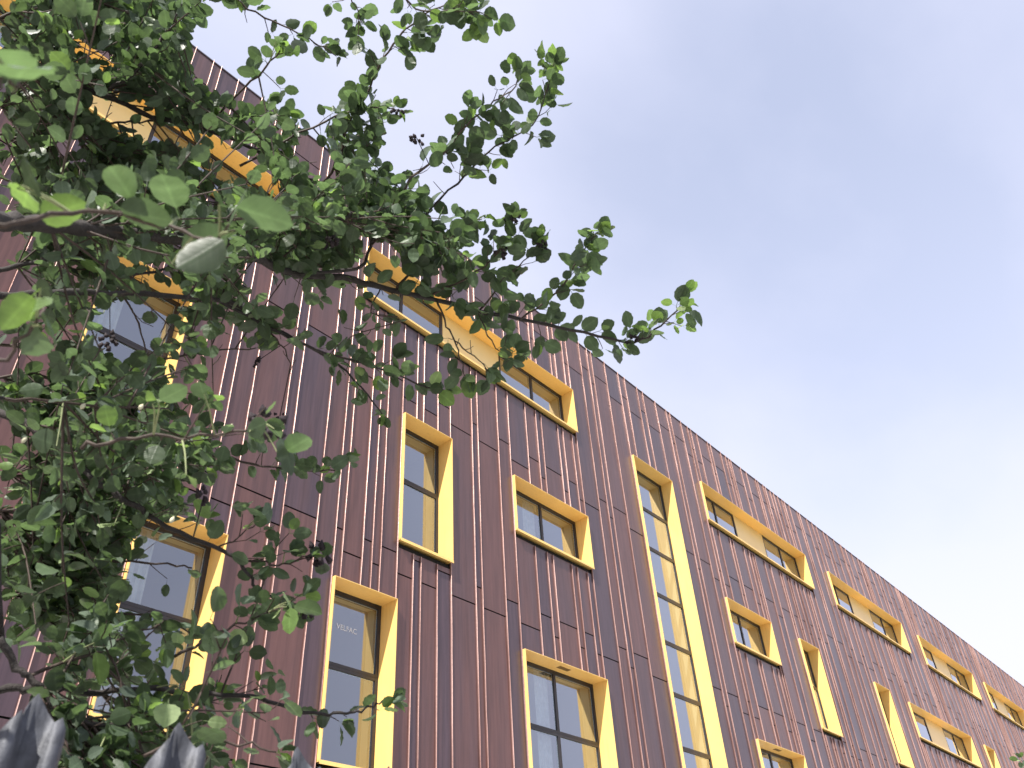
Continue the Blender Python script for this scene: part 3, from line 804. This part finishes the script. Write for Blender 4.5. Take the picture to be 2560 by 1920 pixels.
def leaf_mesh(k, m):
    V, F, UV = LEAVES[k]
    # faces are wound so that the front side is the upper (+Z) side
    me = new_mesh('leaf', V, [tuple(reversed(f)) for f in F], [m], True)
    uvl = me.uv_layers.new(name='UVMap')
    for lp in me.loops: uvl.data[lp.index].uv = UV[lp.vertex_index]
    return me
placed = []          # (matrix, variant, young, tint)
def put_leaf(P, out, size, young=False, flat=None):
    """P base of the blade, out direction it grows, facing the light"""
    out = out.normalized()
    nrm = Vector((rt.gauss(.22, .38), rt.gauss(.06, .38), rt.gauss(.80, .30)))
    if rt.random() < .12: nrm = Vector((rt.gauss(0, 1), rt.gauss(0, 1), rt.gauss(0, 1)))
    nrm = nrm - nrm.dot(out)*out
    if nrm.length < .05: nrm = out.orthogonal()
    nrm.normalize(); side = out.cross(nrm)
    M = Matrix(((side.x, out.x, nrm.x, P.x), (side.y, out.y, nrm.y, P.y), (side.z, out.z, nrm.z, P.z), (0, 0, 0, 1)))
    w = rt.uniform(.82, 1.1)
    M = M @ Matrix.Diagonal((size*w, size, size*rt.uniform(.6, 1.2), 1))
    placed.append((M, rt.randrange(len(LEAVES)), young, rt.random()))
twigs = MB(); shoots = MB()
def rnd_dir(base, spread):
    v = base + Vector((rt.gauss(0, spread), rt.gauss(0, spread), rt.gauss(0, spread)))
    return v.normalized()
def rosette(P, d, n, size, young=.04):
    for k in range(n):
        o = rnd_dir(d*.55 + Vector((0, 0, .05)), .62)
        y = rt.random() < young
        put_leaf(P + o*.28*size*.9, o, size*rt.uniform(.62, 1.12)*(.8 if y else 1), y)
def spur(P, d, ln, size, n, young=.04):
    Q = P + d*ln*.5 + Vector((rt.gauss(0, .1), rt.gauss(0, .1), rt.gauss(0, .1)))*ln*.5
    R = P + d*ln
    twigs.tube([P, Q, R], [.0013, .0011, .0009], 4, cap=False)
    if ln > .05: rosette(Q, rnd_dir(d, .5), 1 + (n > 4), size*.9, young)
    rosette(R, d, n, size, young)
segs = []            # 3D nodes where filler twigs may start
def grow(pts, r0, r1, dens, start, size=.052, young=.04):
    P = smooth([at(*p) for p in pts], 4)
    kn = random.Random(int(pts[0][0]*7+pts[0][1]))
    for i in range(1, len(P)-1): P[i] = P[i] + Vector((kn.gauss(0, 1), kn.gauss(0, 1), kn.gauss(0, 1)))*.0022
    n = len(P); rad = [r0+(r1-r0)*i/(n-1) for i in range(n)]
    rad = [r*(1+.10*math.sin(i*2.7+r0*1e4)) for i, r in enumerate(rad)]
    b = MB(); b.tube(P, rad, 7 if r0 > .005 else 5)
    tpart(b.build('branch', M_bark if r0 > .0045 else M_twig, smooth=True))
    tot = sum((P[i+1]-P[i]).length for i in range(n-1)); acc = 0; nxt = tot*start
    for i in range(n-1):
        s = (P[i+1]-P[i]).length; t = (P[i+1]-P[i]).normalized()
        if i % 2 == 0 and (i/n > start*.6 or start > 1): segs.append((P[i], t, rad[i]))
        while nxt < acc+s:
            u = (nxt-acc)/s; q = P[i].lerp(P[i+1], u); f = nxt/tot
            d = rnd_dir(t*.45 + UP*rt.uniform(-.75, .9) + RIGHT*rt.uniform(-.25, .35), .35)
            if rt.random() < .5: spur(q, d, rt.uniform(.012, .07)*(1.1-.4*f), size, rt.randint(2, 4), young*(1 + 6*(f > .93)))
            else: put_leaf(q + d*.012, d, size*rt.uniform(.7, 1.15), rt.random() < young*(1 + 6*(f > .93)))
            nxt += rt.uniform(.012, .034)/max(dens, .2)
        acc += s
    if start < 1: rosette(P[-1], t, 6, size*.9, young*4)
for pts, r0, r1, dens, st_ in BR:
    far = pts[-1][0] > 1100
    grow(pts, r0, r1, dens*(1.35 if far else 1.1), st_, .049 if far else (.035 if pts[-1][2] < 1.9 else .041), .08)
# two thin boughs hanging close in front
CLOSE = [([(-20,560,.74),(90,545,.76),(250,525,.80),(420,570,.80),(530,600,.76),(572,562,.72)], .0024, .0012, .12, 1.5),
 ([(-20,905,.87),(50,855,.86),(95,800,.86),(110,760,.88)], .0022, .0012, .2, 1.5),
 ([(-20,215,.62),(20,208,.62),(45,200,.63)], .0018, .0012, .1, 1.5)]
for pts, r0, r1, dens, st_ in CLOSE: grow(pts, r0, r1, dens, st_, .05, .3)
# join the branches that leave the frame at the left to the trunk
limb = MB()
for pts, r0, r1, dens, st_ in BR + CLOSE:
    if pts[0][0] <= 8 and pts[0][1] > 100:
        a = at(*pts[0]); b2 = at(*pts[1]); t = (a-b2).normalized()
        zt = max(.9, a.z - .25)
        m1 = a + t*.35
        limb.tube(smooth([a, m1, Vector((TX+.5, (TY+m1.y)/2, (zt+m1.z)/2)), Vector((TX+.03, TY, zt-.1))], 4), [r0*(1+1.2*i/12) for i in range(13)], 7)
tpart(limb.build('limb', M_bark, smooth=True))

# side twigs that fill the crown
def inside(poly, x, y):
    c = False; j = len(poly)-1
    for i in range(len(poly)):
        xi, yi = poly[i]; xj, yj = poly[j]
        if (yi > y) != (yj > y) and x < (xj-xi)*(y-yi)/(yj-yi)+xi: c = not c
        j = i
    return c
K = 2560/2212
DENSE = [(x*K, y*K) for x, y in [(-60,-60),(470,-60),(455,60),(425,100),(520,150),(570,230),(640,210),(700,260),(780,230),(830,270),(800,340),(880,400),(960,440),(1040,520),(1150,640),(1060,630),(960,600),(900,560),(800,520),(740,600),(720,680),(640,700),(560,740),(540,830),(440,860),(400,900),(460,950),(420,1010),(330,1040),(300,1120),(330,1200),(250,1280),(260,1420),(380,1480),(420,1560),(420,1720),(-60,1720)]]
LIGHT = [(x*K, y*K) for x, y in [(420,860),(620,900),(700,960),(640,1060),(660,1240),(640,1340),(560,1330),(640,1450),(700,1560),(560,1650),(400,1700),(200,1700),(240,1300),(330,1050)]]
HOLES = [[(x*K, y*K) for x, y in h] for h in (
   [(170,180),(235,190),(345,255),(345,320),(280,300),(180,240)], [(430,275),(570,350),(640,430),(560,415),(440,335)], [(150,70),(240,105),(245,170),(170,130)], [(340,255),(440,290),(440,330),(350,300)],
   [(235,540),(330,560),(415,650),(385,700),(330,625),(240,590)], [(190,680),(300,655),(380,650),(350,780),(250,790),(190,740)],
   [(350,760),(395,690),(395,850),(352,860)], [(270,1180),(320,1110),(490,1160),(440,1345),(250,1330)], [(405,1400),(440,1340),(440,1470),(400,1580)], [(190,1440),(250,1460),(230,1560),(185,1560)],
   [(520,560),(650,600),(650,700),(540,650)], [(0,600),(90,560),(60,650),(0,690)], [(415,110),(470,90),(540,170),(560,230),(500,230),(420,170)], [(620,320),(660,290),(720,330),(735,400),(700,400)], [(790,600),(860,620),(960,680),(1050,720),(1130,830),(1050,800),(960,740),(800,650)], [(770,500),(860,520),(830,600),(780,600)], [(900,330),(1000,330),(1000,400),(930,440)], [(660,150),(760,120),(800,150),(740,200),(680,190)], [(640,235),(700,250),(720,300),(650,300)], [(850,330),(900,300),(930,380),(880,420)],
   [(640,620),(720,690),(700,900),(560,900),(600,700)], [(440,760),(560,700),(560,860),(440,850)], [(485,20),(590,20),(560,110),(470,90)], [(120,300),(200,280),(180,360),(110,350)], [(0,760),(110,740),(120,800),(0,820)])]
def ok(P, hole_p=.75):
    q = to_px(P)
    if q is None: return False
    x, y = q
    for h in HOLES:
        if inside(h, x, y): return rt.random() > hole_p
    if inside(DENSE, x, y): return True
    if inside(LIGHT, x, y): return rt.random() < .22
    return x < -20 or y > 1960 and x < 500
n = 0; tries = 0
while n < 540 and tries < 30000:
    tries += 1
    P, t, r = rt.choice(segs)
    q = to_px(P)
    if q is None or q[0] > 1150 or (P-EYE).length < 1.1: continue
    if n % 3 == 0 and q[0] > 260: continue
    depth = rt.uniform(-.25, .75)
    d = rnd_dir(t*.5 + UP*rt.uniform(-1, 1) + RIGHT*rt.uniform(-.3, .6) + FWD*depth, .2)
    L = rt.uniform(.14, .38)
    E = P + d*L; Mi = P + d*L*.5 + Vector((0, 0, rt.uniform(-.03, .03)))
    if not (ok(E, .97) and ok(Mi, .97) and ok(P.lerp(E, .25), .97)): continue
    n += 1
    pts = smooth([P, Mi, E], 4)
    twigs.tube(pts, [.0024-.0013*i/(len(pts)-1) for i in range(len(pts))], 5, cap=False)
    for i in range(2, len(pts)):
        if rt.random() < .88:
            dd = rnd_dir((pts[i]-pts[i-1]).normalized()*.6, .55)
            fs_ = .035 if (P-EYE).length < 1.95 else .041
            spur(pts[i], dd, rt.uniform(.01, .045), fs_, rt.randint(1, 4), .07)
            put_leaf(pts[i], rnd_dir(dd, .6), fs_*rt.uniform(.7, 1.1))
# close young shoots that hang in front, slightly out of focus
NEAR = [((40,205),(60,150),.062,.62,0), ((-30,120),(20,190),.065,.62,0), ((575,560),(590,470),.062,.72,0), ((590,520),(690,545),.060,.72,0), ((560,600),(500,640),.058,.72,0),
 ((460,640),(520,600),.060,.80,0), ((330,500),(300,450),.055,.8,0), ((300,520),(360,540),.055,.8,0), ((60,460),(110,420),.056,.8,0), ((60,470),(90,500),.05,.8,1), ((100,545),(170,520),.05,.8,1),
 ((440,520),(420,470),.055,.85,0), ((250,780),(190,770),.045,.95,0), ((80,740),(60,760),.052,.85,1), ((90,745),(100,800),.05,.85,1), ((110,800),(160,830),.05,.85,0), ((100,830),(70,880),.06,.85,0),
 ((715,1130),(790,1080),.058,1.0,0), ((700,1095),(740,1160),.060,1.0,0), ((640,1065),(700,1010),.05,1.0,0), ((510,980),(505,930),.05,1.0,1), ((520,985),(570,990),.045,1.0,1),
 ((395,1005),(370,960),.05,1.05,1), ((400,1000),(460,975),.045,1.05,0), ((130,1110),(60,1080),.056,.9,0), ((140,1115),(170,1180),.06,.9,0),
 ((655,1295),(690,1250),.052,1.05,0), ((640,1290),(660,1230),.05,1.05,0), ((470,1190),(500,1210),.05,1.1,1), ((500,1290),(505,1240),.05,1.1,1),
 ((720,1380),(765,1370),.05,1.2,0), ((720,1510),(745,1460),.045,1.2,1), ((725,1520),(720,1570),.045,1.2,1), ((735,1515),(820,1530),.055,1.2,0), ((600,1520),(600,1450),.05,1.2,0),
 ((470,1600),(490,1540),.05,1.1,0), ((460,1730),(440,1800),.058,.95,1), ((470,1740),(480,1790),.055,.95,0), ((420,1760),(410,1830),.055,.95,1), ((500,1850),(530,1830),.055,.95,0), ((240,1900),(280,1860),.06,.9,0),
 ((30,1540),(90,1560),.05,1.1,0), ((240,1630),(250,1690),.05,1.1,1), ((170,1320),(130,1290),.045,1.2,1), ((280,1310),(240,1290),.045,1.2,1), ((700,110),(740,130),.055,1.3,1), ((690,120),(700,85),.05,1.3,1), ((1480,575),(1495,545),.05,2.3,1)]
for (a, b, sz, r, yg) in NEAR:
    near = [(abs((sg[0]-EYE).length - r), sg) for sg in segs if (lambda q: q and math.dist(q, a) < 110)(to_px(sg[0]))]
    if near:
        dr, sg = min(near, key=lambda t: t[0])
        if dr > .18: rn = (sg[0]-EYE).length*.97; sz = min(.066, sz*rn/r); r = rn
    A = at(a[0], a[1], r); B = at(b[0], b[1], r*rt.uniform(.94, 1.08)); out = (B-A).normalized()
    # face partly to the lens side, as young leaves on a pendulous shoot do
    nrm = (Vector((.25, .1, .7)) + Vector((rt.gauss(0, .35), rt.gauss(0, .35), rt.gauss(0, .35))))
    nrm = (nrm - nrm.dot(out)*out).normalized(); side = out.cross(nrm)
    M = Matrix(((side.x, out.x, nrm.x, A.x), (side.y, out.y, nrm.y, A.y), (side.z, out.z, nrm.z, A.z), (0, 0, 0, 1))) @ Matrix.Diagonal((sz*.74, sz*.76, sz*.76, 1))
    placed.append((M, rt.randrange(10), bool(yg), rt.random()))
    # stalk back to the nearest branch node
    P0 = min(segs, key=lambda s: (s[0]-A).length)[0]
    st_a = A - out*sz*.22; mid = st_a.lerp(P0, .5) + Vector((0, 0, .06))*(P0-st_a).length
    shoots.tube(smooth([st_a, mid, P0], 4), [.0007+.0009*i/8 for i in range(9)], 5, cap=False)

# the 300 leaves that show largest are parts, the rest one mass
def px_size(M):
    c = M @ Vector((0, .5, 0)); q = to_px(c)
    if q is None or not (-30 < q[0] < 2590 and -30 < q[1] < 1950): return 0
    a = to_px(M @ Vector((0, 0, 0))); b = to_px(M @ Vector((0, 1, 0))); c1 = to_px(M @ Vector((-.38, .5, 0))); c2 = to_px(M @ Vector((.38, .5, 0)))
    if None in (a, b, c1, c2): return 0
    return abs((b[0]-a[0])*(c2[1]-c1[1]) - (b[1]-a[1])*(c2[0]-c1[0]))
def keep(M):
    c = M @ Vector((0, .5, 0))
    q = to_px(c)
    if q is None or (c-EYE).length < .9: return True
    for h in HOLES:
        if inside(h, q[0], q[1]): return rt.random() < .14
    return True
placed = [p for p in placed if keep(p[0])]
placed.sort(key=lambda p: px_size(p[0]), reverse=True)
LM = {(k, y): leaf_mesh(k, M_young if y else M_leaf) for k in range(10) for y in (False, True)}
for M, k, y, tint in placed[:298]:
    o = tpart(link('leaf', LM[(k, y)])); o.matrix_basis = M
V = []; F = []; MI = []; UVs = []; TI = []
for M, k, y, tint in placed[298:]:
    v, f, uv = LEAVES[k]; b = len(V)
    V += [tuple(M @ Vector(p)) for p in v]; UVs += uv; TI += [tint]*len(v)
    F += [tuple(b+i for i in reversed(q)) for q in f]; MI += [1 if y else 0]*len(f)
me = new_mesh('leaf_mass', V, F, [M_leaf, M_young], True, MI)
uvl = me.uv_layers.new(name='UVMap')
li = [0]*len(me.loops); me.loops.foreach_get('vertex_index', li)
uvl.data.foreach_set('uv', [c for i in li for c in UVs[i]])
ta = me.attributes.new('tint', 'FLOAT', 'POINT'); ta.data.foreach_set('value', TI)
tpart(link('foliage', me, kind='stuff'))
print('filler', n, tries); print('leaves', len(placed), 'faces', len(F))

# withered clusters and buds
def clump(p, r, s, name='withered_fruit'):
    C = at(p[0], p[1], r); b = MB(); g = random.Random(p[0])
    for k in range(9):
        d = Vector((g.gauss(0, 1), g.gauss(0, 1), g.gauss(0, 1))).normalized()
        q = C + d*s*g.uniform(.2, .7)
        b.tube([q, q+d*s*.3+Vector((0, 0, -s*.2)), q+d*s*.5], [s*.16, s*.24, s*.04], 5)
    P0 = min(segs, key=lambda sg: (sg[0]-C).length)[0]
    b.tube([C, C.lerp(P0, .5), P0], [.0012, .0012, .0012], 4)
    tpart(b.build(name, M_dead, smooth=True))
for p, r, s in [((1277,545),2.3,.026), ((1358,612),2.35,.022), ((1250,628),2.3,.026), ((995,275),2.4,.020), ((1042,345),2.3,.022), ((822,600),2.1,.028), ((668,1062),1.25,.030),
                ((800,1385),1.75,.030), ((760,1525),1.7,.026), ((1580,850),2.4,.022), ((1010,520),2.3,.024), ((275,850),2.0,.024), ((640,905),2.3,.018), ((510,1240),1.6,.020), ((700,1040),2.3,.018)]:
    clump(p, r, s)
for p, r in [((140,1728),1.6), ((575,1070),1.2), ((430,1300),1.5), ((60,1100),1.5), ((207,1016),1.5), ((352,1018),1.5)]:
    b = MB(); C = at(p[0], p[1], r); g = Vector((.3, 0, 1)).normalized()
    b.tube([C-g*.006, C-g*.003, C+g*.002, C+g*.008], [.001, .0034, .0036, .0006], 7)
    tpart(b.build('bud', M_bud, smooth=True))
tpart(twigs.build('twigs', M_twig, smooth=True, kind='stuff'))
tpart(shoots.build('shoots', M_shoot, smooth=True, kind='stuff'))

# ------------------------------------------------------------------ small tree by the far end
c0 = at(2552, 1900, 8.5)
stx, sty = c0.x+1.25, c0.y-.25
small = empty('young_tree', (stx, sty, 0), category='tree', label='small pale-leaved tree whose top twig just enters the bottom right corner')
def spart(o): o.parent = small; o.matrix_parent_inverse = Matrix.Translation(-Vector(small.location)); return o
mb = MB(); mb.tube([(stx, sty, 0), (stx+.03, sty, .9), (stx-.02, sty+.02, 1.7), (stx+.02, sty, 2.3), (stx-.05, sty, 2.75)], [.05, .04, .032, .022, .01], 8)
spart(mb.build('trunk', M_bark, smooth=True))
tw = MB(); V = []; F = []; MI = []; UVs = []; TI = []
gs = random.Random(5)
for k in range(46):
    tgt = Vector((stx+gs.uniform(-.95, 1.1), sty+gs.uniform(-.9, .9), gs.uniform(1.6, 2.62)))
    if k == 0: tgt = c0
    if k == 1: tgt = c0 + Vector((.10, 0, -.05))
    st0 = Vector((stx, sty, min(2.4, tgt.z*.72)))
    pts = smooth([st0, st0.lerp(tgt, .5)+Vector((0, 0, .06)), tgt], 4)
    tw.tube(pts, [.010-.008*i/8 for i in range(9)], 5)
    for p in pts[3:]:
        for q in range(7):
            o = Vector((gs.gauss(0, 1), gs.gauss(0, 1), gs.gauss(.3, 1))).normalized(); nn = Vector((gs.gauss(-.2, .5), gs.gauss(-.3, .5), 1)); nn = (nn-nn.dot(o)*o).normalized(); sd = o.cross(nn)
            s = gs.uniform(.04, .07); kk = gs.randrange(6); b = len(V); P = p + o*.02
            M = Matrix(((sd.x, o.x, nn.x, P.x), (sd.y, o.y, nn.y, P.y), (sd.z, o.z, nn.z, P.z), (0, 0, 0, 1))) @ Matrix.Diagonal((s, s, s, 1))
            v, f, uv = LEAVES[kk]; V += [tuple(M @ Vector(x)) for x in v]; UVs += uv; TI += [gs.random()]*len(v)
            F += [tuple(b+i for i in reversed(x)) for x in f]; MI += [1 if gs.random() < .5 else 0]*len(f)
me = new_mesh('small_tree_leaves', V, F, [M_leaf, M_young], True, MI)
uvl = me.uv_layers.new(name='UVMap'); li = [0]*len(me.loops); me.loops.foreach_get('vertex_index', li)
uvl.data.foreach_set('uv', [c for i in li for c in UVs[i]])
ta = me.attributes.new('tint', 'FLOAT', 'POINT'); ta.data.foreach_set('value', TI)
spart(link('foliage', me, kind='stuff'))
spart(tw.build('limb', M_twig, smooth=True))
